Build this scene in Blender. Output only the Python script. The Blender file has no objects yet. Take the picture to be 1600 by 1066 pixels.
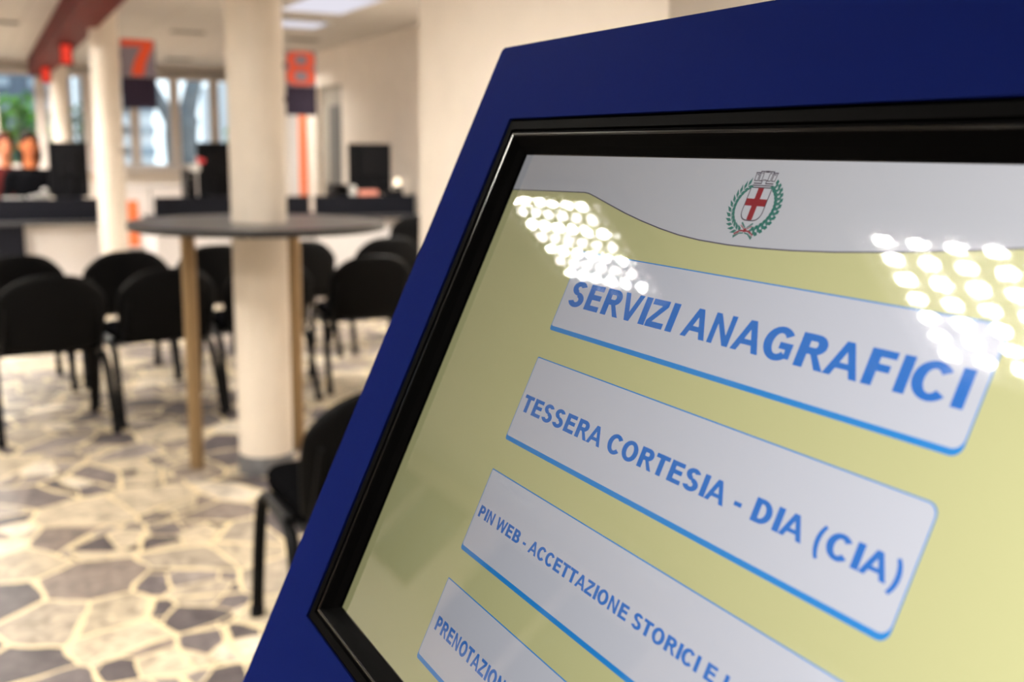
import bpy, bmesh, math, random
from mathutils import Vector, Matrix
random.seed(7)
SC = bpy.context.scene
COL = SC.collection
PI = math.pi

# ------------------------------------------------------------------ camera
cam_data = bpy.data.cameras.new('camera')
cam_data.sensor_width = 36.0
cam_data.lens = 36.0 * 1648.8 / 1600.0
cam_data.clip_start = 0.02
cam_data.clip_end = 300
cam_data.dof.use_dof = True
cam_data.dof.focus_distance = 0.405
cam_data.dof.aperture_fstop = 9.8
cam = bpy.data.objects.new('camera', cam_data)
COL.objects.link(cam)
pitch, roll, yaw = 0.178706, -0.0122067, 0.475925
fw = Vector((math.sin(yaw) * math.cos(pitch), math.cos(yaw) * math.cos(pitch), -math.sin(pitch)))
r0 = Vector((math.cos(yaw), -math.sin(yaw), 0.0))
d0 = fw.cross(r0)
rt = math.cos(roll) * r0 + math.sin(roll) * d0
dn = -math.sin(roll) * r0 + math.cos(roll) * d0
M = Matrix.Identity(4)
for i in range(3):
    M[i][0], M[i][1], M[i][2] = rt[i], -dn[i], -fw[i]
M.translation = (0, 0, 1.41)
cam.matrix_world = M
SC.camera = cam

# ------------------------------------------------------------------ world, exposure
SC.view_settings.view_transform = 'Standard'
SC.view_settings.look = 'None'
SC.view_settings.exposure = 0.0
SC.view_settings.gamma = 1.0
SC.view_settings.use_curve_mapping = False
world = bpy.data.worlds.new('overcast_sky')
SC.world = world
world.use_nodes = True
bg = world.node_tree.nodes['Background']
bg.inputs['Color'].default_value = (0.80, 0.90, 1.0, 1)
bg.inputs['Strength'].default_value = 2.3
TUBE = 720.0          # strength of the fluorescent tubes


# ------------------------------------------------------------------ materials
def nodes_of(name):
    m = bpy.data.materials.new(name)
    m.use_nodes = True
    nt = m.node_tree
    return m, nt, nt.nodes['Principled BSDF']


def mat(name, col, rough=0.5, metal=0.0, spec=0.5, noise=0.0, nscale=20.0, bump=0.0):
    m, nt, p = nodes_of(name)
    p.inputs['Roughness'].default_value = rough
    p.inputs['Metallic'].default_value = metal
    p.inputs['Specular IOR Level'].default_value = spec
    p.inputs['Base Color'].default_value = (*col, 1)
    if noise or bump:
        tc = nt.nodes.new('ShaderNodeTexCoord')
        n = nt.nodes.new('ShaderNodeTexNoise')
        n.inputs['Scale'].default_value = nscale
        n.inputs['Detail'].default_value = 4
        nt.links.new(tc.outputs['Object'], n.inputs['Vector'])
        if noise:
            r = nt.nodes.new('ShaderNodeValToRGB')
            r.color_ramp.elements[0].position = 0.3
            r.color_ramp.elements[1].position = 0.7
            r.color_ramp.elements[0].color = (*[c * (1 - noise) for c in col], 1)
            r.color_ramp.elements[1].color = (*[min(1, c * (1 + noise)) for c in col], 1)
            nt.links.new(n.outputs['Fac'], r.inputs['Fac'])
            nt.links.new(r.outputs['Color'], p.inputs['Base Color'])
        if bump:
            b = nt.nodes.new('ShaderNodeBump')
            b.inputs['Strength'].default_value = bump
            b.inputs['Distance'].default_value = 0.002
            nt.links.new(n.outputs['Fac'], b.inputs['Height'])
            nt.links.new(b.outputs['Normal'], p.inputs['Normal'])
    return m


def emis(name, col, strength):
    m = bpy.data.materials.new(name)
    m.use_nodes = True
    nt = m.node_tree
    nt.nodes.remove(nt.nodes['Principled BSDF'])
    e = nt.nodes.new('ShaderNodeEmission')
    e.inputs['Color'].default_value = (*col, 1)
    e.inputs['Strength'].default_value = strength
    nt.links.new(e.outputs[0], nt.nodes['Material Output'].inputs['Surface'])
    return m


def lcd(name, col, strength=1.0):
    """A twisted-nematic display pixel: its output falls off away from the panel's axis."""
    m = emis(name, col, strength)
    nt = m.node_tree
    e = [n for n in nt.nodes if n.type == 'EMISSION'][0]
    g = nt.nodes.new('ShaderNodeNewGeometry')
    d = nt.nodes.new('ShaderNodeVectorMath'); d.operation = 'DOT_PRODUCT'
    a = nt.nodes.new('ShaderNodeMath'); a.operation = 'ABSOLUTE'
    p = nt.nodes.new('ShaderNodeMath'); p.operation = 'POWER'; p.inputs[1].default_value = 1.8
    k = nt.nodes.new('ShaderNodeMath'); k.operation = 'MULTIPLY'; k.inputs[1].default_value = strength
    nt.links.new(g.outputs['Incoming'], d.inputs[0])
    nt.links.new(g.outputs['Normal'], d.inputs[1])
    nt.links.new(d.outputs['Value'], a.inputs[0])
    nt.links.new(a.outputs[0], p.inputs[0])
    nt.links.new(p.outputs[0], k.inputs[0])
    nt.links.new(k.outputs[0], e.inputs['Strength'])
    return m


def pane(name, tint=(1, 1, 1), rough=0.0, ior=1.5):
    m = bpy.data.materials.new(name)
    m.use_nodes = True
    nt = m.node_tree
    nt.nodes.remove(nt.nodes['Principled BSDF'])
    t = nt.nodes.new('ShaderNodeBsdfTransparent'); t.inputs['Color'].default_value = (*tint, 1)
    g = nt.nodes.new('ShaderNodeBsdfGlossy'); g.inputs['Roughness'].default_value = rough
    f = nt.nodes.new('ShaderNodeFresnel'); f.inputs['IOR'].default_value = ior
    x = nt.nodes.new('ShaderNodeMixShader')
    nt.links.new(f.outputs[0], x.inputs[0])
    nt.links.new(t.outputs[0], x.inputs[1])
    nt.links.new(g.outputs[0], x.inputs[2])
    nt.links.new(x.outputs[0], nt.nodes['Material Output'].inputs['Surface'])
    return m


def floor_material():
    m, nt, p = nodes_of('palladiana_marble')
    N = nt.nodes.new
    L = nt.links.new
    tc = N('ShaderNodeTexCoord')
    wn = N('ShaderNodeTexNoise'); wn.inputs['Scale'].default_value = 3.0
    L(tc.outputs['Object'], wn.inputs['Vector'])
    wv = N('ShaderNodeVectorMath'); wv.operation = 'MULTIPLY_ADD'
    wv.inputs[1].default_value = (0.10, 0.10, 0.0)
    L(wn.outputs['Color'], wv.inputs[0]); L(tc.outputs['Object'], wv.inputs[2])
    def vor(scale, feat=None):
        x = N('ShaderNodeTexVoronoi'); x.voronoi_dimensions = '2D'; x.inputs['Scale'].default_value = scale
        if feat:
            x.feature = feat
        L(wv.outputs[0], x.inputs['Vector'])
        return x
    # large slabs, some of them made up of smaller chips
    v, e = vor(4.0), vor(4.0, 'DISTANCE_TO_EDGE')
    vf, ef = vor(7.4), vor(7.4, 'DISTANCE_TO_EDGE')
    sep = N('ShaderNodeSeparateColor'); L(v.outputs['Color'], sep.inputs[0])
    sepf = N('ShaderNodeSeparateColor'); L(vf.outputs['Color'], sepf.inputs[0])
    chip = N('ShaderNodeMath'); chip.operation = 'GREATER_THAN'; chip.inputs[1].default_value = 0.58
    L(sep.outputs[1], chip.inputs[0])
    pick = N('ShaderNodeMix'); L(chip.outputs[0], pick.inputs['Factor']); L(sep.outputs[0], pick.inputs[2]); L(sepf.outputs[0], pick.inputs[3])
    fs = N('ShaderNodeMath'); fs.operation = 'MULTIPLY'; fs.inputs[1].default_value = 1.15
    L(ef.outputs['Distance'], fs.inputs[0])
    mn = N('ShaderNodeMath'); mn.operation = 'MINIMUM'; L(e.outputs['Distance'], mn.inputs[0]); L(fs.outputs[0], mn.inputs[1])
    dist = N('ShaderNodeMix'); L(chip.outputs[0], dist.inputs['Factor']); L(e.outputs['Distance'], dist.inputs[2]); L(mn.outputs[0], dist.inputs[3])
    ramp = N('ShaderNodeValToRGB'); ramp.color_ramp.interpolation = 'CONSTANT'
    stones = [(0.0, (0.120, 0.104, 0.110)), (0.15, (0.27, 0.225, 0.20)), (0.27, (0.50, 0.43, 0.325)),
              (0.38, (0.17, 0.148, 0.152)), (0.51, (0.58, 0.50, 0.38)), (0.62, (0.31, 0.272, 0.258)),
              (0.73, (0.43, 0.372, 0.30)), (0.83, (0.215, 0.185, 0.18)), (0.93, (0.74, 0.67, 0.56))]
    el = ramp.color_ramp.elements
    el[0].position, el[0].color = 0.0, (*stones[0][1], 1)
    el[1].position, el[1].color = stones[1][0], (*stones[1][1], 1)
    for pos, c in stones[2:]:
        x = el.new(pos); x.color = (*c, 1)
    L(pick.outputs[0], ramp.inputs['Fac'])
    n2 = N('ShaderNodeTexNoise'); n2.inputs['Scale'].default_value = 14; n2.inputs['Detail'].default_value = 8
    n2.inputs['Distortion'].default_value = 1.2
    L(tc.outputs['Object'], n2.inputs['Vector'])
    r2 = N('ShaderNodeValToRGB')
    r2.color_ramp.elements[0].position = 0.32; r2.color_ramp.elements[0].color = (0.50, 0.49, 0.50, 1)
    r2.color_ramp.elements[1].position = 0.68; r2.color_ramp.elements[1].color = (1.08, 1.05, 1.02, 1)
    L(n2.outputs['Fac'], r2.inputs['Fac'])
    mul = N('ShaderNodeMix'); mul.data_type = 'RGBA'; mul.blend_type = 'MULTIPLY'; mul.inputs['Factor'].default_value = 1
    L(ramp.outputs['Color'], mul.inputs[6]); L(r2.outputs['Color'], mul.inputs[7])
    n3 = N('ShaderNodeTexNoise'); n3.inputs['Scale'].default_value = 6
    L(tc.outputs['Object'], n3.inputs['Vector'])
    wd = N('ShaderNodeMath'); wd.operation = 'MULTIPLY_ADD'; wd.inputs[1].default_value = 0.085; wd.inputs[2].default_value = -0.012
    L(n3.outputs['Fac'], wd.inputs[0])
    lt = N('ShaderNodeMath'); lt.operation = 'LESS_THAN'
    L(dist.outputs[0], lt.inputs[0]); L(wd.outputs[0], lt.inputs[1])
    mx = N('ShaderNodeMix'); mx.data_type = 'RGBA'
    mx.inputs[7].default_value = (0.70, 0.57, 0.36, 1)
    L(lt.outputs[0], mx.inputs['Factor']); L(mul.outputs[2], mx.inputs[6])
    L(mx.outputs[2], p.inputs['Base Color'])
    p.inputs['Roughness'].default_value = 0.42
    p.inputs['Specular IOR Level'].default_value = 0.14
    return m


def ceiling_material():
    m, nt, p = nodes_of('ceiling_panels')
    tc = nt.nodes.new('ShaderNodeTexCoord')
    b = nt.nodes.new('ShaderNodeTexBrick')
    b.offset = 0.0
    b.inputs['Color1'].default_value = (0.62, 0.59, 0.56, 1)
    b.inputs['Color2'].default_value = (0.60, 0.57, 0.54, 1)
    b.inputs['Mortar'].default_value = (0.50, 0.47, 0.44, 1)
    b.inputs['Scale'].default_value = 1.0
    b.inputs['Mortar Size'].default_value = 0.008
    b.inputs['Brick Width'].default_value = 0.6
    b.inputs['Row Height'].default_value = 0.6
    nt.links.new(tc.outputs['Object'], b.inputs['Vector'])
    nt.links.new(b.outputs['Color'], p.inputs['Base Color'])
    p.inputs['Roughness'].default_value = 0.8
    return m


MT = {
    'wall': mat('cream_plaster', (0.87, 0.79, 0.71), 0.75, noise=0.03, nscale=6, bump=0.1),
    'wallgrey': mat('grey_door_paint', (0.36, 0.33, 0.29), 0.6),
    'column': mat('column_paint', (0.78, 0.70, 0.61), 0.55, noise=0.03, nscale=8),
    'colbase': mat('grey_skirting', (0.11, 0.11, 0.118), 0.5),
    'floor': floor_material(),
    'ceiling': ceiling_material(),
    'white': mat('white_laminate', (0.78, 0.74, 0.73), 0.5),
    'winframe': mat('window_frame_paint', (0.62, 0.55, 0.50), 0.5),
    'red': mat('red_beam_paint', (0.115, 0.012, 0.011), 0.55, spec=0.05, noise=0.15, nscale=3),
    'led': emis('red_led', (1.0, 0.07, 0.04), 0.85),
    'blue': mat('blue_powder_coat', (0.0034, 0.0078, 0.068), 0.6, spec=0.004),
    'black_gloss': mat('black_gloss_plastic', (0.002, 0.002, 0.0025), 0.15, spec=0.22),
    'bezel_band': mat('black_satin_plastic', (0.0016, 0.0015, 0.0016), 0.6, spec=0.01),
    'black': mat('black_plastic', (0.006, 0.006, 0.0075), 0.5, spec=0.08),
    'fabric': mat('black_fabric', (0.003, 0.003, 0.0035), 0.95, spec=0.0, noise=0.3, nscale=300, bump=0.3),
    'shell': mat('black_chair_shell', (0.004, 0.004, 0.0045), 0.5, spec=0.06),
    'tube': mat('black_steel_tube', (0.004, 0.004, 0.0045), 0.4, spec=0.08),
    'tabletop': mat('dark_grey_laminate', (0.055, 0.055, 0.062), 0.32, spec=0.6),
    'edge': mat('black_edge_band', (0.012, 0.013, 0.016), 0.4),
    'brass': mat('bronze_tube', (0.30, 0.205, 0.11), 0.42, metal=0.6),
    'desk': mat('anthracite_panel', (0.008, 0.0085, 0.013), 0.6, spec=0.08),
    'desktop': mat('grey_desktop', (0.05, 0.05, 0.055), 0.45, spec=0.3),
    'orange': mat('orange_laminate', (0.85, 0.19, 0.06), 0.5),
    'orange_num': mat('orange_print', (0.80, 0.085, 0.02), 0.5),
    'sign_grey': mat('sign_lilac_grey', (0.22, 0.19, 0.25), 0.5),
    'sign_dark': mat('sign_dark_plum', (0.028, 0.02, 0.04), 0.5, spec=0.1),
    'alu': mat('aluminium', (0.72, 0.71, 0.70), 0.35, metal=0.8),
    'louvre': mat('louvre_dark_aluminium', (0.05, 0.05, 0.05), 0.5, metal=0.3),
    'plate': mat('dark_back_plate', (0.04, 0.04, 0.04), 0.6),
    'housing': mat('white_lamp_housing', (0.75, 0.73, 0.70), 0.5),
    'reflector': mat('polished_reflector', (0.85, 0.85, 0.84), 0.12, metal=1.0),
    'opal': emis('opal_diffuser', (0.93, 0.90, 1.0), 0.85),
    'lamp': emis('fluorescent_tube', (1.0, 0.95, 0.85), TUBE),
    'row_glow_dim': emis('dim_reflection_glow', (1.0, 0.95, 0.85), TUBE * 0.22),  # in-between rows: tube reflections in the louvre put in as glow
    'row_glow_mid': emis('mid_reflection_glow', (1.0, 0.95, 0.85), TUBE * 0.5),  # brighter reflection-row glow for the near light
    'lamp_boosted': emis('boosted_fill_lamp', (1.0, 0.95, 0.86), TUBE * 2.75),  # boosted glow of the added unseen lights
    'desklamp': emis('desk_lamp_glow', (1.0, 0.84, 0.62), 2.6),
    'glass': pane('window_glass', (0.96, 0.98, 0.97)),
    'screen_glass': pane('screen_glass', (1, 1, 1), 0.03, 1.62),
    'vent': mat('vent_metal', (0.22, 0.21, 0.20), 0.5),
    'radiator': mat('perforated_metal', (0.13, 0.125, 0.12), 0.6),
    'paper': mat('white_paper', (0.8, 0.79, 0.77), 0.7),
    'greypaper': mat('grey_paper', (0.30, 0.29, 0.28), 0.7),
    'coral': mat('coral_card', (0.85, 0.32, 0.24), 0.6),
    'redplastic': mat('red_plastic', (0.75, 0.05, 0.06), 0.4),
    'skin': mat('warm_skin', (0.55, 0.17, 0.065), 0.55, spec=0.2),
    'skin2': mat('brown_skin', (0.50, 0.19, 0.10), 0.55, spec=0.2),
    'hair': mat('dark_hair', (0.010, 0.007, 0.005), 0.75, spec=0.08),
    'hair2': mat('auburn_hair', (0.04, 0.009, 0.006), 0.75, spec=0.08),
    'cloth': mat('black_clothing', (0.004, 0.004, 0.005), 0.95, spec=0.02),
    'cloth2': mat('maroon_clothing', (0.06, 0.009, 0.009), 0.95, spec=0.02),
    'eye': mat('dark_eye', (0.01, 0.008, 0.008), 0.2),
    'lip': mat('lips', (0.50, 0.10, 0.07), 0.5),
    'bark': mat('tree_bark', (0.13, 0.15, 0.17), 0.9, noise=0.4, nscale=12, bump=0.5),
    'leaf': mat('bright_leaf', (0.13, 0.36, 0.03), 0.5),
    'leaf_dark': mat('dark_leaf', (0.03, 0.12, 0.05), 0.5),
    'ground': mat('pale_paving', (0.45, 0.45, 0.43), 0.9, noise=0.2, nscale=2),
    'facade': mat('pale_facade', (0.62, 0.66, 0.70), 0.8),
    'facade_dark': mat('dark_facade', (0.10, 0.13, 0.17), 0.8),
    'facade_band': mat('facade_band', (0.30, 0.36, 0.42), 0.7),
    'magenta': mat('pink_panel', (0.45, 0.11, 0.15), 0.6),
    # display pixels
    'px_yellow': lcd('display_yellow_green', (0.95, 0.92, 0.45), 1.19),
    'px_white': lcd('display_white', (0.95, 0.95, 1.0), 1.12),
    'px_face': lcd('display_button_face', (0.93, 0.94, 1.03), 1.24),
    'px_text': lcd('display_text_blue', (0.045, 0.27, 0.90), 1.25),
    'px_bar': lcd('display_bar_blue', (0.035, 0.38, 1.0), 1.3),
    'px_line': lcd('display_line_grey', (0.22, 0.20, 0.28), 0.9),
    'px_red': lcd('display_red', (0.62, 0.03, 0.06), 0.9),
    'px_green': lcd('display_teal_green', (0.02, 0.34, 0.27), 0.9),
    'px_leafline': lcd('display_pale_vein', (0.45, 0.75, 0.68), 0.9),
    'px_ink': lcd('display_ink', (0.13, 0.10, 0.15), 0.9),
}


# ------------------------------------------------------------------ object helpers
def link(name, me, m=None, parent=None, smooth=False, loc=None):
    o = bpy.data.objects.new(name, me)
    COL.objects.link(o)
    if m is not None:
        for x in (m if isinstance(m, (list, tuple)) else [m]):
            me.materials.append(x)
    if parent is not None:
        o.parent = parent
    if loc is not None:
        o.location = loc
    if smooth:
        for p in me.polygons:
            p.use_smooth = True
    return o


def obj(name, bm, m=None, parent=None, smooth=False, loc=None, weld=0):
    me = bpy.data.meshes.new(name)
    if weld:
        bmesh.ops.remove_doubles(bm, verts=bm.verts, dist=weld)
    bmesh.ops.recalc_face_normals(bm, faces=bm.faces)
    bm.to_mesh(me)
    bm.free()
    return link(name, me, m, parent, smooth, loc)


def tag(o, label, cat, group=None, kind=None):
    o['label'] = label
    o['category'] = cat
    if group:
        o['group'] = group
    if kind:
        o['kind'] = kind
    return o


def thing(name, label, cat, loc=(0, 0, 0), rz=0.0, group=None):
    o = bpy.data.objects.new(name, None)
    o.empty_display_size = 0.05
    COL.objects.link(o)
    o.location = loc
    o.rotation_euler = (0, 0, rz)
    return tag(o, label, cat, group)


def struct(name, bm, m, parent=None, smooth=False):
    o = obj(name, bm, m, parent, smooth)
    if parent is None:
        o['kind'] = 'structure'
    return o


def dup(root, loc, rz, label, group=None):
    r = root.copy()
    COL.objects.link(r)
    r.location = loc
    r.rotation_euler = (0, 0, rz)
    r['label'] = label
    if group:
        r['group'] = group
    elif 'group' in r:
        del r['group']
    for ch in list(root.children):
        c = ch.copy()
        COL.objects.link(c)
        c.parent = r
        for g in list(ch.children):
            d = g.copy()
            COL.objects.link(d)
            d.parent = c
    return r


def B():
    return bmesh.new()


def box(bm, x0, x1, y0, y1, z0, z1, bev=0.0, seg=2, mi=0):
    v = [bm.verts.new((x, y, z)) for x in (x0, x1) for y in (y0, y1) for z in (z0, z1)]
    fs = [bm.faces.new([v[i] for i in q]) for q in ((0, 1, 3, 2), (4, 6, 7, 5), (0, 4, 5, 1), (2, 3, 7, 6), (0, 2, 6, 4), (1, 5, 7, 3))]
    for f in fs:
        f.material_index = mi
    if bev:
        es = list({e for f in fs for e in f.edges})
        bmesh.ops.bevel(bm, geom=es, offset=bev, segments=seg, affect='EDGES', profile=0.5)
    return bm


def ring_path(pts):
    """Tangent frames along a polyline."""
    P = [Vector(p) for p in pts]
    T = []
    for i in range(len(P)):
        a = P[max(0, i - 1)]
        b = P[min(len(P) - 1, i + 1)]
        T.append((b - a).normalized())
    up = Vector((0, 0, 1)) if abs(T[0].z) < 0.9 else Vector((1, 0, 0))
    n = (up - T[0] * up.dot(T[0])).normalized()
    out = []
    for p, t in zip(P, T):
        n = (n - t * n.dot(t)).normalized()
        out.append((p, n, t.cross(n)))
    return out


def tube(bm, pts, ra, rb=None, n=12, radii=None):
    rb = rb or ra
    loops = []
    for i, (p, a, b) in enumerate(ring_path(pts)):
        k = radii[i] if radii else 1.0
        loops.append([bm.verts.new(p + a * math.cos(2 * PI * j / n) * ra * k + b * math.sin(2 * PI * j / n) * rb * k) for j in range(n)])
    for A, C in zip(loops, loops[1:]):
        for j in range(n):
            bm.faces.new((A[j], A[(j + 1) % n], C[(j + 1) % n], C[j]))
    bm.faces.new(loops[0][::-1])
    bm.faces.new(loops[-1])
    return bm


def smooth_path(pts, sub=6):
    """Catmull-Rom through the points."""
    P = [Vector(p) for p in pts]
    out = []
    for i in range(len(P) - 1):
        p0 = P[max(0, i - 1)]; p1 = P[i]; p2 = P[i + 1]; p3 = P[min(len(P) - 1, i + 2)]
        for k in range(sub):
            t = k / sub
            out.append(0.5 * ((2 * p1) + (p2 - p0) * t + (2 * p0 - 5 * p1 + 4 * p2 - p3) * t * t + (3 * p1 - p0 - 3 * p2 + p3) * t ** 3))
    out.append(P[-1])
    return out


def lathe(bm, prof, n=48, c=(0, 0), cap=True):
    loops = [[bm.verts.new((c[0] + r * math.cos(2 * PI * j / n), c[1] + r * math.sin(2 * PI * j / n), z)) for j in range(n)] for r, z in prof]
    for A, C in zip(loops, loops[1:]):
        for j in range(n):
            bm.faces.new((A[j], A[(j + 1) % n], C[(j + 1) % n], C[j]))
    if cap:
        bm.faces.new(loops[0][::-1])
        bm.faces.new(loops[-1])
    return bm


def prism(bm, poly, y0, y1):
    """Extrude a 2-D (x,z) polygon between y0 and y1."""
    A = [bm.verts.new((x, y0, z)) for x, z in poly]
    C = [bm.verts.new((x, y1, z)) for x, z in poly]
    n = len(poly)
    bm.faces.new(A); bm.faces.new(C[::-1])
    for i in range(n):
        bm.faces.new((A[i], C[i], C[(i + 1) % n], A[(i + 1) % n]))


def ellipsoid(bm, c, r, nu=20, nv=12, rot=None):
    mtx = Matrix.Translation(c) @ (rot or Matrix.Identity(4)) @ Matrix.Diagonal((*r, 1))
    bmesh.ops.create_uvsphere(bm, u_segments=nu, v_segments=nv, radius=1.0, matrix=mtx)
    return bm


def bevel_mod(o, w=0.004, seg=2):
    md = o.modifiers.new('soft_edges', 'BEVEL')
    md.width = w
    md.segments = seg
    md.limit_method = 'ANGLE'
    return o


# ------------------------------------------------------------------ room shell
H = 2.60
XL, XR, YN, YF = -7.0, 4.06, -3.2, 17.0
bm = B(); box(bm, XL - 0.2, XR + 0.2, YN - 0.2, YF + 0.25, -0.12, 0.0)
struct('floor', bm, MT['floor'])
bm = B(); box(bm, XL - 0.2, XR + 0.2, YN - 0.2, YF + 0.25, H, H + 0.15)
struct('ceiling', bm, MT['ceiling'])
bm = B(); box(bm, XL - 0.2, XR + 0.2, YN - 0.2, YN, 0.0, H)
struct('wall_front', bm, MT['wall'])
# right wall with a shallow grey service-door recess between y 12.4 and 13.45
bm = B()
box(bm, XR, XR + 0.2, 3.55, 12.39, 0.0, H)
box(bm, XR, XR + 0.2, 13.45, YF, 0.0, H)
box(bm, XR, XR + 0.2, 12.39, 13.45, 2.18, H)
struct('wall_right', bm, MT['wall'])
bm = B(); box(bm, 1.45, XR + 0.2, 2.055, 3.55, 0.0, H)
struct('wall_corner', bm, MT['wall'])
bm = B(); box(bm, XR, XR + 0.2, YN, 2.055, 0.0, H)
struct('wall_near', bm, MT['wall'])
# left wall: daylight comes in through two window openings (out of the picture)
bm = B()
box(bm, XL - 0.2, XL, YN, YF, 0.0, 1.0)
box(bm, XL - 0.2, XL, YN, YF, 2.4, H)
for a, b in ((YN, 8.0), (11.4, 12.2), (15.6, YF)):
    box(bm, XL - 0.2, XL, a, b, 1.0, 2.4)
struct('wall_left', bm, MT['wall'])
# back wall: sill, header and end piers; windows fill the rest
bm = B()
box(bm, XL, XR, YF, YF + 0.2, 0.0, 1.06)
box(bm, XL, XR, YF, YF + 0.2, 2.46, H)
for a, b in ((XL, -5.9), (3.98, XR)):
    box(bm, a, b, YF, YF + 0.2, 1.06, 2.46)
struct('wall_back', bm, MT['wall'])


def window(k, x0, x1, y, along='x', z0=1.06, z1=2.46):
    t = 0.05
    bm = B()
    w = 0.07
    def bx(a0, a1, b0, b1):
        if along == 'x':
            box(bm, a0, a1, y + 0.02, y + 0.12, b0, b1)
        else:
            box(bm, y - 0.12, y - 0.02, a0, a1, b0, b1)
    bx(x0, x1, z0, z0 + 0.07); bx(x0, x1, z1 - 0.06, z1)
    bx(x0, x0 + w, z0 + 0.07, z1 - 0.06); bx(x1 - w, x1, z0 + 0.07, z1 - 0.06)
    o = struct('window_%d' % k, bm, MT['winframe'])
    g = B()
    if along == 'x':
        box(g, x0 + w, x1 - w, y + 0.066, y + 0.072, z0 + 0.07, z1 - 0.06)
    else:
        box(g, y - 0.072, y - 0.066, x0 + w, x1 - w, z0 + 0.07, z1 - 0.06)
    obj('glass_pane', g, MT['glass'], o)
    return o


k = 1
edges = [3.98, 3.53, 2.935, 2.345, 1.70, 1.06, 0.42, -0.6, -1.66, -2.72, -3.78, -4.84, -5.9]
for a, b in zip(edges[1:], edges):
    window(k, a, b, YF)
    k += 1
for a, b in ((8.0, 9.7), (9.7, 11.4), (12.2, 13.9), (13.9, 15.6)):
    window(k, a, b, XL, 'y', 1.0, 2.4)
    k += 1
# inner window sill, pale
bm = B(); box(bm, -5.9, 3.98, YF - 0.18, YF, 1.03, 1.06)
struct('trim_1', bm, MT['white'])
# grey header rail along the top of the windows
bm = B(); box(bm, -5.9, 3.98, YF - 0.05, YF, 2.46, 2.54)
struct('trim_2', bm, mat('grey_rail', (0.30, 0.28, 0.26), 0.6))

# grey double door recess on the right wall
bm = B(); box(bm, XR + 0.10, XR + 0.14, 12.39, 13.45, 0.0, 2.18)
d = struct('door_1', bm, MT['wallgrey'])
bm = B()
box(bm, XR + 0.075, XR + 0.098, 12.62, 13.12, 0.35, 1.93)
for i in range(22):
    z = 0.40 + i * 0.068
    box(bm, XR + 0.066, XR + 0.075, 12.65, 13.09, z, z + 0.03)
obj('perforated_panel', bm, MT['radiator'], d)

# ------------------------------------------------------------------ columns
def column(x, y, label, dia=0.2325):
    t = thing('column', label, 'column', (x, y, 0), 0, 'round cream columns')
    t['kind'] = 'thing'
    bm = B(); lathe(bm, [(dia / 2, 0.085), (dia / 2, H - 0.001)], 56)
    obj('shaft', bm, MT['column'], t, True)
    bm = B(); lathe(bm, [(dia / 2 + 0.004, 0.0), (dia / 2 + 0.004, 0.082), (dia / 2 + 0.001, 0.086)], 56)
    obj('skirting_band', bm, MT['colbase'], t, True)
    for o in t.children:
        md = o.modifiers.new('flat_ends', 'EDGE_SPLIT'); md.split_angle = math.radians(50)
    return t


TX, TY = 1.107, 4.516
column(TX, TY, 'nearest round cream column, passing up through the round table')
column(1.115, 9.66, 'cream column standing beside the hanging number seven sign')
column(1.19, 15.4, 'far sunlit cream column by the windows, above the dark monitor')
column(2.52, 9.75, 'cream column carrying the number eight sign, hidden behind the nearest column')

# ------------------------------------------------------------------ red beam with red displays
P0 = Vector((0.80, -0.5, 0)); P1 = Vector((1.03, 16.7, 0))
bm = B()
a = (P1 - P0).normalized(); s = Vector((a.y, -a.x, 0)) * 0.125
vs = []
for p in (P0, P1):
    for sg in (-1, 1):
        for z in (2.36, H - 0.001):
            vs.append(bm.verts.new(p + s * sg + Vector((0, 0, z))))
for q in ((0, 1, 3, 2), (4, 6, 7, 5), (0, 4, 5, 1), (2, 3, 7, 6), (0, 2, 6, 4), (1, 5, 7, 3)):
    bm.faces.new([vs[i] for i in q])
tag(obj('ceiling_beam', bm, MT['red']), 'long dark red beam running under the ceiling towards the windows', 'beam')


def led_display(loc, label):
    t = thing('led_display', label, 'display', loc, 0, 'red displays under the beam')
    bm = B(); box(bm, -0.06, 0.06, -0.04, 0.04, -0.20, 0.0, 0.006)
    obj('case', bm, MT['red'], t)
    bm = B(); box(bm, -0.045, 0.045, -0.048, -0.041, -0.185, -0.015)
    obj('lit_face', bm, MT['led'], t)
    return t


led_display((0.945, 11.2, 2.359), 'upper glowing red display hanging under the red beam')
led_display((0.985, 14.6, 2.359), 'lower glowing red display at the far end of the red beam')


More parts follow.
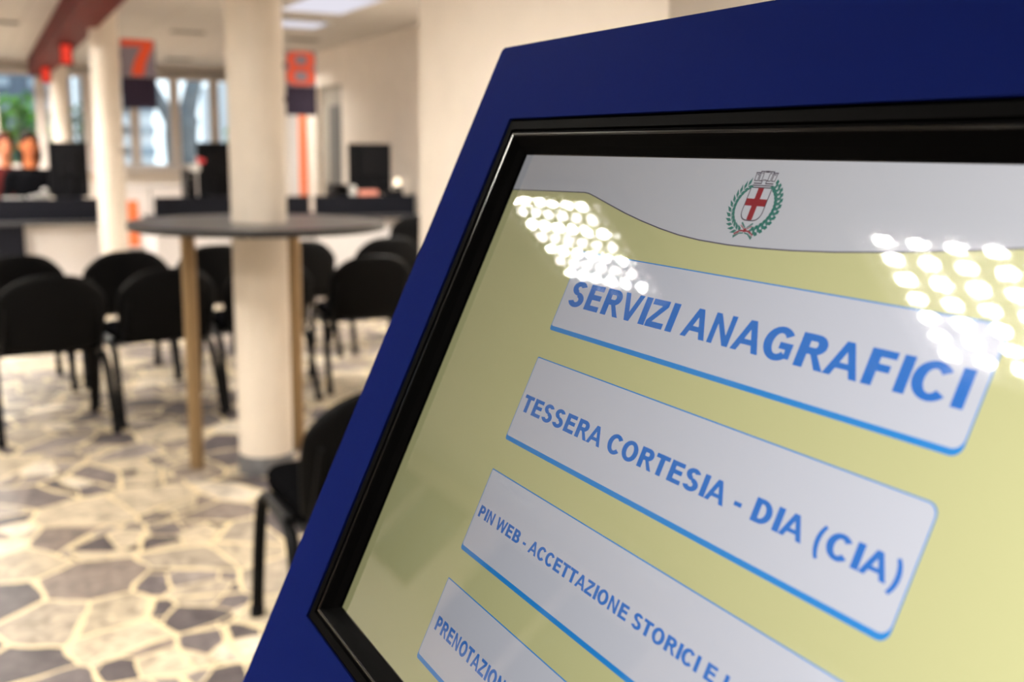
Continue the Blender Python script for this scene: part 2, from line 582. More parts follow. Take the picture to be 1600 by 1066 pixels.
# ------------------------------------------------------------------ ceiling lights
def make_light(label, loc, group=None, lamps=('lamp', 'row_glow_dim'), ll=0.010):  # every second row glows in place of tube reflections in the louvre
    """Recessed luminaire: seven by seven louvre cells with a short glowing segment in each."""
    n, cx, cy = 7, 0.067, 0.105
    hx, hy = n * cx / 2, n * cy / 2
    t = thing('ceiling_light', label, 'ceiling light', loc, 0, group)
    bm = B()
    for (x0, x1, y0, y1) in ((-hx - 0.02, hx + 0.02, -hy - 0.02, -hy - 0.002), (-hx - 0.02, hx + 0.02, hy + 0.002, hy + 0.02),
                             (-hx - 0.02, -hx - 0.002, -hy, hy), (hx + 0.002, hx + 0.02, -hy, hy)):
        box(bm, x0, x1, y0, y1, -0.080, 0.0)
    obj('housing', bm, MT['housing'], t)
    bm = B(); box(bm, -hx, hx, -hy, hy, -0.012, -0.002)
    obj('back_plate', bm, MT['plate'], t)
    bm = B()
    for i in range(n + 1):
        x = -hx + i * cx
        box(bm, x - 0.0018, x + 0.0018, -hy, hy, -0.066, -0.050)
    for j in range(n + 1):
        y = -hy + j * cy
        box(bm, -hx, hx, y - 0.0018, y + 0.0018, -0.066, -0.050)
    obj('louvre_grid', bm, MT['louvre'], t)
    for i in range(n):
        x = -hx + (i + 0.5) * cx
        bm = B()
        loops, mis = [], []
        for j in range(n):
            y = -hy + (j + 0.5) * cy
            for (yy, rr) in ((y - ll - 0.0005, 0.005), (y - ll, 0.0125), (y + ll, 0.0125), (y + ll + 0.0005, 0.005)):
                loops.append([bm.verts.new((x + rr * math.cos(2 * PI * q / 8), yy, -0.042 + rr * math.sin(2 * PI * q / 8))) for q in range(8)])
                mis.append(0)
        for k_, (A, C) in enumerate(zip(loops, loops[1:])):
            for q in range(8):
                bm.faces.new((A[q], A[(q + 1) % 8], C[(q + 1) % 8], C[q])).material_index = 0 if k_ % 4 == 1 else 1
        obj('glow_row', bm, [MT[lamps[i % 2]], MT['plate']], t, True)
    return t


def panel_light(wx, wy, label, loc):
    t = thing('ceiling_light', label, 'ceiling light', loc)
    bm = B()
    for q in ((-wx, wx, -wy, -wy + 0.02), (-wx, wx, wy - 0.02, wy), (-wx, -wx + 0.02, -wy + 0.02, wy - 0.02), (wx - 0.02, wx, -wy + 0.02, wy - 0.02)):
        box(bm, *q, -0.02, 0.0)
    obj('frame', bm, MT['housing'], t)
    bm = B(); box(bm, -wx + 0.02, wx - 0.02, -wy + 0.02, wy - 0.02, -0.014, -0.004)
    obj('opal_diffuser', bm, MT['opal'], t)
    return t


L0 = make_light('square louvred ceiling light mirrored as dots in the upper left of the kiosk screen', (-1.216, 3.43, H - 0.001))
make_light('square louvred ceiling light mirrored brightly at the right edge of the kiosk screen', (-1.226, 1.52, H - 0.001), None, ('lamp', 'row_glow_mid'), 0.021)
off = 'unseen square louvred ceiling light added to brighten the waiting hall'  # unseen lights, added to brighten the room
for x, y in ((-1.3, -0.4), (-1.3, 5.5), (-5.0, 0.5), (2.6, 0.6), (2.75, 5.2), (0.2, 2.7)):
    dup(L0, (x, y, H - 0.001), 0, off, 'added unseen ceiling lights')
dup(L0, (3.25, 13.4, H - 0.001), 0, off, 'added unseen ceiling lights')  # hidden behind the nearest column, added to light the back wall
L1 = make_light(off, (-1.3, 7.5, H - 0.001), 'added unseen ceiling lights', ('lamp_boosted', 'row_glow_dim'))  # boosted unseen lights, added to lift the back and left of the hall
for x, y in ((-1.3, 9.6), (-1.3, 12.2), (-5.0, 4.4), (-5.0, 6.6), (-5.2, 9.0), (-5.2, 12.5), (-0.12, 9.4), (-0.12, 11.4), (-0.12, 13.4), (0.0, 14.6), (0.02, 15.9), (3.3, 6.3), (3.72, 7.9)):
    dup(L1, (x, y, H - 0.001), 0, off, 'added unseen ceiling lights')
panel_light(0.30, 0.60, 'long pale ceiling light panel just right of the nearest column top', (2.80, 8.80, H - 0.001))
panel_light(0.30, 0.30, 'smaller pale ceiling light panel behind the long one, above the number eight sign', (2.93, 10.36, H - 0.001))


def vent(loc, label, w=0.34, l=0.16):
    t = thing('ceiling_vent', label, 'vent', loc, 0, 'ceiling vents')
    bm = B()
    for q in ((-w / 2, w / 2, -l / 2, -l / 2 + 0.02), (-w / 2, w / 2, l / 2 - 0.02, l / 2), (-w / 2, -w / 2 + 0.02, -l / 2, l / 2), (w / 2 - 0.02, w / 2, -l / 2, l / 2)):
        box(bm, *q, -0.015, 0.0)
    box(bm, -w / 2, w / 2, -l / 2, l / 2, -0.003, 0.0)
    obj('frame', bm, MT['vent'], t)
    bm = B()
    for i in range(5):
        y = -l / 2 + 0.03 + i * (l - 0.06) / 4
        box(bm, -w / 2 + 0.02, w / 2 - 0.02, y - 0.004, y + 0.004, -0.013, -0.004)
    obj('slats', bm, MT['vent'], t)


vent((2.20, 11.8, H), 'dark slatted ceiling vent to the right above the number seven sign')
vent((2.75, 15.5, H), 'far ceiling vent close above the windows')
vent((3.45, 11.85, H), 'ceiling vent right above the number eight sign')
vent((0.42, 11.9, H), 'ceiling vent at the left edge beyond the red beam')


# ------------------------------------------------------------------ number signs
def number_sign(loc, digit, label, col_dx):
    t = thing('number_sign', label, 'sign', loc, 0, 'hanging counter numbers')
    bm = B(); box(bm, -0.142, 0.142, -0.012, 0.012, 0.265, 0.575, 0.003)
    obj('number_panel', bm, MT['sign_grey'], t)
    bm = B(); box(bm, -0.142, 0.142, -0.012, 0.012, 0.0, 0.262, 0.003)
    obj('lower_panel', bm, MT['sign_dark'], t)
    bm = B()
    y0, y1 = -0.0165, -0.0125
    if digit == '7':
        prism(bm, [(-0.135, 0.515), (0.125, 0.515), (0.125, 0.570), (-0.135, 0.570)], y0, y1)
        prism(bm, [(0.125, 0.516), (0.035, 0.516), (-0.010, 0.44), (-0.045, 0.36), (-0.062, 0.275), (0.040, 0.275), (0.055, 0.36), (0.085, 0.44)], y0, y1)
    else:
        def ring(cx, cz, rx, rz, tx, tz):
            n = 28
            for j in range(n):
                a0, a1 = 2 * PI * j / n, 2 * PI * (j + 1) / n
                pts = []
                for (a, kx, kz) in ((a0, rx, rz), (a1, rx, rz), (a1, rx - tx, rz - tz), (a0, rx - tx, rz - tz)):
                    ca, sa = math.cos(a), math.sin(a)
                    sx = math.copysign(abs(ca) ** 0.55, ca); sz = math.copysign(abs(sa) ** 0.55, sa)
                    pts.append((cx + kx * sx, cz + kz * sz))
                prism(bm, pts, y0, y1)
        ring(0.0, 0.495, 0.128, 0.076, 0.072, 0.034)
        ring(0.0, 0.350, 0.134, 0.078, 0.074, 0.032)
    obj('numeral', bm, MT['orange_num'], t)
    for z in (0.44, 0.14):
        bm = B(); box(bm, -0.142 + col_dx, -0.1425, -0.018, 0.018, z - 0.02, z + 0.02, 0.003)
        obj('bracket', bm, MT['black'], t)
    return t


number_sign((1.380, 9.66, 1.722), '7', 'hanging panel with an orange number seven above a dark panel', -0.0065)
number_sign((2.812, 9.75, 1.705), '8', 'hanging panel with an orange number eight above a dark panel', -0.0335)

# ------------------------------------------------------------------ round table about the column
t = thing('round_table', 'round dark grey standing table fitted around the nearest cream column', 'table', (TX, TY, 0))
bm = B()
R, ri = 0.535, 0.119
lathe(bm, [(ri, 1.098), (R - 0.004, 1.098), (R - 0.001, 1.100)], 72, cap=False)
lathe(bm, [(ri, 1.072), (ri, 1.098)], 72, cap=False)
top = obj('tabletop', bm, MT['tabletop'], t, weld=0.0001)
bm = B()
lathe(bm, [(ri + 0.001, 1.070), (R - 0.003, 1.070), (R, 1.073), (R, 1.097), (R - 0.001, 1.0995)], 72, cap=False)
obj('edge_band', bm, MT['edge'], t)
for lx, ly in ((-0.274, 0.150), (0.225, 0.225 + 0.06), (0.12, 0.36)):
    bm = B(); tube(bm, [(lx, ly, 0.0), (lx, ly, 1.069)], 0.031, n=24)
    leg = obj('leg', bm, MT['brass'], t, True)
    md = leg.modifiers.new('flat_ends', 'EDGE_SPLIT'); md.split_angle = math.radians(50)


# ------------------------------------------------------------------ stacking chairs
def cushion(bm, loops):
    vs = [[bm.verts.new(p) for p in L] for L in loops]
    n = len(vs[0])
    for A, C in zip(vs, vs[1:]):
        for j in range(n):
            bm.faces.new((A[j], A[(j + 1) % n], C[(j + 1) % n], C[j]))
    bm.faces.new(vs[0][::-1]); bm.faces.new(vs[-1])


def rrect(w, d, r, n=6):
    pts = []
    for cx, cy, a0 in ((w / 2 - r, d / 2 - r, 0), (-w / 2 + r, d / 2 - r, 90), (-w / 2 + r, -d / 2 + r, 180), (w / 2 - r, -d / 2 + r, 270)):
        for i in range(n + 1):
            a = math.radians(a0 + 90 * i / n)
            pts.append((cx + r * math.cos(a), cy + r * math.sin(a)))
    return pts


def make_chair(label, loc, rz, group):
    t = thing('stacking_chair', label, 'chair', loc, rz, group)
    # seat pad, faces +Y
    bm = B()
    loops = []
    for z, k in ((0.412, 0.92), (0.418, 0.97), (0.436, 1.0), (0.462, 1.0), (0.474, 0.97), (0.480, 0.90)):
        loops.append([(x * k, y * k + 0.02, z + 0.010 * max(0, (y + 0.02) / 0.2) * 0.5) for x, y in rrect(0.475, 0.43, 0.07)])
    cushion(bm, loops)
    obj('seat', bm, MT['fabric'], t, True)
    # backrest: curved padded shell with a rounded top
    bm = B()
    def back(u, s, off):
        # u -1..1 across, s 0..1 up
        w = 0.235 + 0.018 * math.sin(PI * min(1, s * 0.9)) - 0.02 * max(0, s - 0.85) / 0.15
        z = 0.425 + 0.385 * s - (abs(u) ** 3.2) * 0.085 * max(0, (s - 0.45) / 0.55) + (abs(u) ** 4) * 0.02 * max(0, (0.2 - s) / 0.2)
        x = w * u
        y = -0.222 - 0.085 * s - 0.012 * math.sin(PI * s) + 0.050 * (abs(u) ** 2.2) + off
        return Vector((x, y, z))
    nu, ns = 16, 12
    def grid(offf):
        return [[bm.verts.new(back(-1 + 2 * i / nu, j / ns, offf(-1 + 2 * i / nu, j / ns))) for i in range(nu + 1)] for j in range(ns + 1)]
    def padk(u, s):
        return (max(0.0, (1 - u ** 4)) * max(0.0, 1 - (2 * s - 1) ** 4)) ** 0.5
    F = grid(lambda u, s: 0.010 + 0.026 * padk(u, s))
    K = grid(lambda u, s: -0.006 - 0.012 * padk(u, s))
    for j in range(ns):
        for i in range(nu):
            bm.faces.new((F[j][i], F[j][i + 1], F[j + 1][i + 1], F[j + 1][i])).material_index = 0
            bm.faces.new((K[j][i + 1], K[j][i], K[j + 1][i], K[j + 1][i + 1])).material_index = 1
    for i in range(nu):
        bm.faces.new((K[0][i], K[0][i + 1], F[0][i + 1], F[0][i])).material_index = 1
        bm.faces.new((F[ns][i], F[ns][i + 1], K[ns][i + 1], K[ns][i])).material_index = 1
    for j in range(ns):
        bm.faces.new((K[j + 1][0], K[j][0], F[j][0], F[j + 1][0])).material_index = 1
        bm.faces.new((K[j][nu], K[j + 1][nu], F[j + 1][nu], F[j][nu])).material_index = 1
    o = obj('backrest', bm, [MT['fabric'], MT['shell']], t, True)
    md = o.modifiers.new('soft', 'SUBSURF'); md.levels = 1; md.render_levels = 1
    # each leg a bent oval tube
    for s in (-1, 1):
        bm = B()
        path = smooth_path([(0.262 * s, 0.245, 0.0), (0.256 * s, 0.225, 0.20), (0.250 * s, 0.205, 0.345), (0.246 * s, 0.165, 0.405), (0.243 * s, 0.08, 0.420), (0.240 * s, -0.10, 0.418)], 6)
        tube(bm, path, 0.0195, 0.0135, 12)
        lg = obj('leg', bm, MT['tube'], t, True)
        bm = B(); tube(bm, [(0.2625 * s, 0.245, 0.0), (0.2615 * s, 0.241, 0.035)], 0.0225, 0.0165, 12)
        obj('rubber_foot', bm, MT['black'], lg, True)
        bm = B()
        path = smooth_path([(0.262 * s, -0.275, 0.0), (0.257 * s, -0.205, 0.20), (0.252 * s, -0.150, 0.345), (0.247 * s, -0.095, 0.388), (0.243 * s, 0.0, 0.396), (0.241 * s, 0.09, 0.396)], 6)
        tube(bm, path, 0.0195, 0.0135, 12)
        lg = obj('leg', bm, MT['tube'], t, True)
        bm = B(); tube(bm, [(0.2625 * s, -0.275, 0.0), (0.2615 * s, -0.263, 0.035)], 0.0225, 0.0165, 12)
        obj('rubber_foot', bm, MT['black'], lg, True)
        bm = B()
        path = smooth_path([(0.225 * s, 0.0, 0.412), (0.228 * s, -0.15, 0.412), (0.222 * s, -0.222, 0.445), (0.213 * s, -0.246, 0.54), (0.203 * s, -0.268, 0.66)], 5)
        tube(bm, path, 0.011, 0.008, 10)
        obj('back_upright', bm, MT['tube'], t, True)
    bm = B()
    for y in (-0.09, 0.10):
        tube(bm, [(-0.242, y, 0.408), (0.242, y, 0.408)], 0.011, n=10)
    obj('seat_frame', bm, MT['tube'], t, True)
    return t


r = math.radians
rowA, rowB = 'nearer row of black chairs', 'second row of black chairs'
C0 = make_chair('black chair at the left edge of the nearer row, its wide back towards us', (0.300, 5.66, 0), r(6), rowA)
for x, y, a, lab, g in (
    (0.850, 5.80, 8, 'black chair of the nearer row just left of the bronze table leg', rowA),
    (1.415, 5.93, 6, 'black chair of the nearer row behind the nearest column', rowA),
    (2.085, 6.05, -4, 'black chair of the nearer row right of the bronze table leg, its seat side visible', rowA),
    (0.205, 6.74, 5, 'black chair of the second row at the far left, peeking over the nearer row', rowB),
    (0.800, 6.80, 4, 'black chair of the second row with its rounded top below the slim column', rowB),
    (1.350, 7.02, 6, 'black chair of the second row between table leg and nearest column', rowB),
    (1.930, 7.10, 4, 'black chair of the second row right behind the nearest column', rowB),
    (2.600, 7.22, 2, 'black chair of the second row furthest right, beside the blue kiosk edge', rowB),
):
    dup(C0, (x, y, 0), r(a), lab, g)
dup(C0, (3.72, 9.42, 0), r(-3), 'single black visitor chair at the right counter under the dark monitor')
dup(C0, (0.965, 2.795, 0), r(0), 'lone black chair right behind the kiosk edge, nearest of all the chairs')


# ------------------------------------------------------------------ counters
def counter(x0, x1, y, label, block=None):
    cx = (x0 + x1) / 2
    w = (x1 - x0) / 2
    t = thing('counter', label, 'counter', (cx, y, 0), 0, 'service counters')
    bm = B(); box(bm, -w, w, 0.0, 0.75, 0.735, 0.765, 0.003)
    obj('desktop', bm, MT['desktop'], t)
    bm = B(); box(bm, -w + 0.01, w - 0.01, 0.10, 0.13, 0.765, 0.955, 0.003)
    obj('privacy_screen', bm, MT['desk'], t)
    bm = B(); box(bm, -w + 0.05, w - 0.05, 0.12, 0.145, 0.06, 0.735)
    obj('front_panel', bm, MT['white'], t)
    for s in (-1, 1):
        bm = B(); box(bm, s * (w - 0.02) - 0.018, s * (w - 0.02) + 0.018, 0.05, 0.70, 0.0, 0.735)
        obj('side_panel', bm, MT['white'], t)
    if block:
        bm = B(); box(bm, block[0] - cx, block[1] - cx, 0.02, 0.11, 0.0, 0.734, 0.003)
        obj('pedestal', bm, MT['desk'], t)
    return t


counter(-0.55, 1.06, 9.82, 'left dark counter with two people sitting behind it', block=(-0.4, 0.42))
counter(1.50, 2.955, 9.90, 'middle dark counter behind the round table', None)
counter(2.985, 4.045, 9.90, 'right dark counter against the wall, with a big dark monitor', None)


# ------------------------------------------------------------------ things on the counters
def monitor(loc, rz, w, h, label, back=True):
    t = thing('monitor', label, 'monitor', loc, rz, 'dark monitors on the counters')
    bm = B(); box(bm, -w / 2, w / 2, -0.022, 0.018, 0.018, 0.13 + h, 0.008, 3)
    obj('case', bm, MT['black'], t)
    bm = B(); box(bm, -w / 2 + 0.09, w / 2 - 0.09, -0.055, -0.022, 0.20, 0.07 + h, 0.012, 3)
    obj('rear_cover', bm, MT['black'], t)
    bm = B(); box(bm, -w / 2 + 0.018, w / 2 - 0.018, 0.0185, 0.0200, 0.08, 0.11 + h)
    obj('screen', bm, MT['black_gloss'], t)
    bm = B(); box(bm, -0.035, 0.035, -0.045, -0.02, 0.015, 0.22, 0.004)
    obj('neck', bm, MT['black'], t)
    bm = B(); lathe(bm, [(0.12, 0.0), (0.12, 0.008), (0.10, 0.016)], 32)
    obj('foot', bm, MT['black'], t)
    return t


DT = 0.7655
def riser(x, y, w, dd, h, label):
    t = thing('monitor_riser', label, 'riser', (x, y, DT), 0, 'monitor risers')
    bm = B(); box(bm, -w / 2, w / 2, -dd / 2, dd / 2, h - 0.022, h, 0.003)
    obj('shelf', bm, MT['black'], t)
    bm = B(); box(bm, -w / 2 + 0.024, w / 2 - 0.024, -dd / 2 + 0.01, -dd / 2 + 0.02, 0.0, h - 0.0225)
    obj('front', bm, MT['black'], t)
    for s in (-1, 1):
        bm = B(); box(bm, s * (w / 2 - 0.012) - 0.011, s * (w / 2 - 0.012) + 0.011, -dd / 2, dd / 2, 0.0, h - 0.022)
        obj('side', bm, MT['black'], t)


riser(0.83, 10.24, 0.40, 0.28, 0.17, 'black riser under the left monitor, next to the people')
monitor((0.83, 10.24, DT + 0.17), r(2), 0.325, 0.37, 'black monitor on the left counter below the sunlit far column')
riser(2.12, 10.22, 0.42, 0.26, 0.17, 'black riser under the middle monitor')
monitor((2.12, 10.22, DT + 0.17), r(-3), 0.36, 0.385, 'black monitor peeking out left of the nearest column')
riser(3.64, 10.24, 0.46, 0.26, 0.17, 'black riser under the right monitor')
monitor((3.64, 10.24, DT + 0.17), r(-3), 0.44, 0.395, 'big dark monitor on the right counter against the lit wall')


def tray_stack(x, y, z, n, label, wm=0.24):
    t = thing('letter_tray', label, 'letter trays', (x, y, z), 0, 'stacked letter trays')
    for i in range(n):
        z0 = i * 0.072
        bm = B()
        box(bm, -wm / 2, wm / 2, -0.16, 0.16, z0, z0 + 0.004)
        box(bm, -wm / 2, -wm / 2 + 0.004, -0.16, 0.16, z0, z0 + 0.06)
        box(bm, wm / 2 - 0.004, wm / 2, -0.16, 0.16, z0, z0 + 0.06)
        box(bm, -wm / 2, wm / 2, 0.156, 0.16, z0, z0 + 0.06)
        for s in (-1, 1):
            box(bm, s * (wm / 2 - 0.01) - 0.006, s * (wm / 2 - 0.01) + 0.006, 0.10, 0.13, z0 + 0.06, z0 + 0.072)
        obj('tray', bm, MT['black'], t)
    return t


tray_stack(2.00, 9.93 + 0.42 - 0.05 + 0.28, DT, 6, 'stack of black letter trays left of the middle monitor')
tray_stack(3.46, 10.02 + 0.0 + 0.55, DT, 4, 'stack of black letter trays behind the right monitor')


def paper_pile(x, y, z, rz, label, m='paper', w=0.21, l=0.297, h=0.03, name='paper_stack', cat='papers'):
    bm = B()
    random.seed(int(x * 100))
    n = 6
    for i in range(n):
        dx, dy = random.uniform(-0.004, 0.004), random.uniform(-0.004, 0.004)
        box(bm, -w / 2 + dx, w / 2 + dx, -l / 2 + dy, l / 2 + dy, i * h / n, (i + 1) * h / n - 0.0004)
    o = obj(name, bm, MT[m], None, loc=(x, y, z))
    o.rotation_euler.z = rz
    return tag(o, label, cat)


def desk_shelf(x0, x1, y0, y1, z1, label):
    """A narrow raised shelf that rides on the counter top behind the privacy screen."""
    cx, cy = (x0 + x1) / 2, (y0 + y1) / 2
    t = thing('raised_shelf', label, 'shelf', (cx, cy, DT), 0, 'raised counter shelves')
    w, dd = (x1 - x0) / 2, (y1 - y0) / 2
    bm = B(); box(bm, -w, w, -dd, dd, z1 - DT - 0.02, z1 - DT, 0.002)
    obj('shelf', bm, MT['desk'], t)
    for s in (-1, 1):
        bm = B(); box(bm, s * (w - 0.012) - 0.01, s * (w - 0.012) + 0.01, -dd, dd, 0, z1 - DT - 0.02)
        obj('bracket', bm, MT['desk'], t)


desk_shelf(0.16, 0.64, 9.965, 10.09, 0.945, 'dark raised shelf on the left counter in front of the people')
paper_pile(0.36, 10.03, 0.9455, r(80), 'loose pale papers on the left counter in front of the people', 'greypaper', w=0.10, l=0.16, h=0.02)


def telephone(x, y, z, rz, label, m='paper'):
    t = thing('telephone', label, 'telephone', (x, y, z), rz)
    bm = B()
    prism(bm, [(-0.085, 0.0), (0.085, 0.0), (0.085, 0.055), (0.02, 0.052), (-0.085, 0.022)], -0.06, 0.06)
    obj('body', bm, MT[m], t)
    bm = B(); tube(bm, smooth_path([(0.055, -0.075, 0.070), (0.055, -0.045, 0.082), (0.055, 0.045, 0.082), (0.055, 0.075, 0.070)], 4), 0.014, 0.018, 10)
    obj('handset', bm, MT[m], t, True)
    bm = B()
    for i in range(3):
        for j in range(4):
            box(bm, -0.06 + i * 0.02, -0.047 + i * 0.02, -0.03 + j * 0.018, -0.018 + j * 0.018, 0.02 + i * 0.006, 0.036 + i * 0.006)
    obj('keypad', bm, MT['black'], t)


telephone(0.555, 10.03, 0.9455, r(4), 'small pale telephone on the left counter below the person in black', 'greypaper')
desk_shelf(3.30, 3.98, 10.035, 10.105, 0.950, 'dark raised shelf on the right counter under the coral box')
bm = B(); box(bm, -0.10, 0.10, -0.035, 0.035, 0.0, 0.055, 0.003)
tag(obj('card_box', bm, MT['coral'], loc=(3.555, 10.070, 0.9505)), 'flat coral pink box on the right counter before the dark monitor', 'box')
paper_pile(3.40, 10.07, 0.9505, r(4), 'folded white papers beside the coral box on the right counter', w=0.05, l=0.06, h=0.10)
telephone(3.84, 10.115, 0.9505, r(4), 'dark telephone at the right end of the right counter', 'black')
# little red and white flag-like card holder left of the middle monitor
t = thing('desk_flag', 'small red and white pennant standing left of the middle monitor', 'flag', (1.905, 10.062, DT))
bm = B(); lathe(bm, [(0.024, 0.0), (0.024, 0.012), (0.008, 0.018)], 20); obj('foot', bm, MT['white'], t, True)
bm = B(); tube(bm, [(0, 0, 0.012), (0, 0, 0.56)], 0.005, n=8); obj('pole', bm, MT['white'], t, True)
bm = B(); prism(bm, [(0.004, 0.49), (0.07, 0.495), (0.08, 0.53), (0.004, 0.55)], -0.003, 0.003); obj('pennant', bm, MT['redplastic'], t)
bm = B(); prism(bm, [(-0.06, 0.42), (0.03, 0.42), (0.03, 0.488), (-0.05, 0.488)], -0.003, 0.003); obj('card', bm, MT['paper'], t)
# desk lamp throwing light on the right wall
t = thing('desk_lamp', 'small lit white lamp glowing against the wall on the right counter', 'lamp', (3.965, 10.32, DT))
bm = B(); lathe(bm, [(0.055, 0.0), (0.055, 0.012), (0.012, 0.02)], 24); obj('foot', bm, MT['white'], t, True)
bm = B(); tube(bm, [(0, 0, 0.015), (0, 0, 0.27)], 0.007, n=10); obj('stem', bm, MT['white'], t, True)
bm = B(); ellipsoid(bm, (0, 0, 0.305), (0.036, 0.036, 0.045)); obj('glowing_globe', bm, MT['desklamp'], t, True)

# ------------------------------------------------------------------ back of the hall: low cabinets, boards
def cabinet(x, y, w, h, dd, label, doors):
    t = thing('low_cabinet', label, 'cabinet', (x, y, 0), 0, 'low cabinets under the windows')
    bm = B(); box(bm, -w / 2, w / 2, -dd / 2, dd / 2, 0.06, h, 0.003); obj('body', bm, MT['white'], t)
    bm = B(); box(bm, -w / 2 - 0.01, w / 2 + 0.01, -dd / 2 - 0.02, dd / 2, h, h + 0.03, 0.003); obj('top', bm, MT['white'], t)
    bm = B(); box(bm, -w / 2 + 0.02, w / 2 - 0.02, -dd / 2 + 0.03, dd / 2 - 0.02, 0.0, 0.06); obj('plinth', bm, MT['vent'], t)
    for (a, b, z0, z1, m) in doors:
        bm = B(); box(bm, a, b, -dd / 2 - 0.018, -dd / 2, z0, z1, 0.002)
        dr = obj('door', bm, MT[m], t)
        bm = B(); box(bm, b - 0.05, b - 0.035, -dd / 2 - 0.034, -dd / 2 - 0.018, (z0 + z1) / 2 - 0.06, (z0 + z1) / 2 + 0.06); obj('handle', bm, MT['alu'], dr)
    return t


cabinet(1.86, 15.0, 0.62, 0.86, 0.45, 'low white cabinet with an orange door, next to the slim column', [(-0.29, -0.02, 0.1, 0.70, 'white'), (-0.01, 0.16, 0.1, 0.70, 'orange')])
cabinet(2.52, 15.0, 0.66, 0.86, 0.45, 'low white cabinet with an orange corner, left of the middle counter', [(-0.31, -0.10, 0.1, 0.70, 'white'), (-0.09, 0.22, 0.1, 0.70, 'orange')])
cabinet(3.20, 15.0, 0.66, 0.86, 0.45, 'low plain white cabinet behind the middle monitor', [(-0.31, -0.01, 0.1, 0.80, 'white'), (0.01, 0.31, 0.1, 0.80, 'white')])

# tall white notice panel with an orange edge, against the right wall
t = thing('display_panel', 'tall white panel with an orange edge below the number eight sign', 'panel', (XR - 0.03, 14.20, 0))
bm = B(); box(bm, -0.012, 0.012, -0.12, 0.42, 0.0, 2.0, 0.003); obj('board', bm, MT['white'], t)
bm = B(); box(bm, -0.022, 0.022, -0.36, -0.122, 0.0, 2.0, 0.003); obj('orange_edge', bm, MT['orange'], t)

# pink board standing left of the slim column
t = thing('partition_board', 'narrow pinkish board standing behind the left counter beside the slim column', 'board', (1.20, 11.0, 0))
bm = B(); box(bm, -0.075, 0.075, -0.015, 0.015, 0.04, 1.40, 0.004); obj('board', bm, MT['magenta'], t)
for s in (-1, 1):
    bm = B(); box(bm, s * 0.05 - 0.015, s * 0.05 + 0.015, -0.15, 0.15, 0.0, 0.04, 0.004); obj('foot', bm, MT['alu'], t)

# ------------------------------------------------------------------ people
def capsule(bm, a, b, ra, rb, n=14):
    a, b = Vector(a), Vector(b)
    k = 7
    pts = [a + (b - a) * i / k for i in range(k + 1)]
    rr = [ra + (rb - ra) * i / k for i in range(k + 1)]
    tube(bm, pts, 1.0, 1.0, n, radii=rr)
    ellipsoid(bm, a, (ra, ra, ra), n, 8)
    ellipsoid(bm, b, (rb, rb, rb), n, 8)


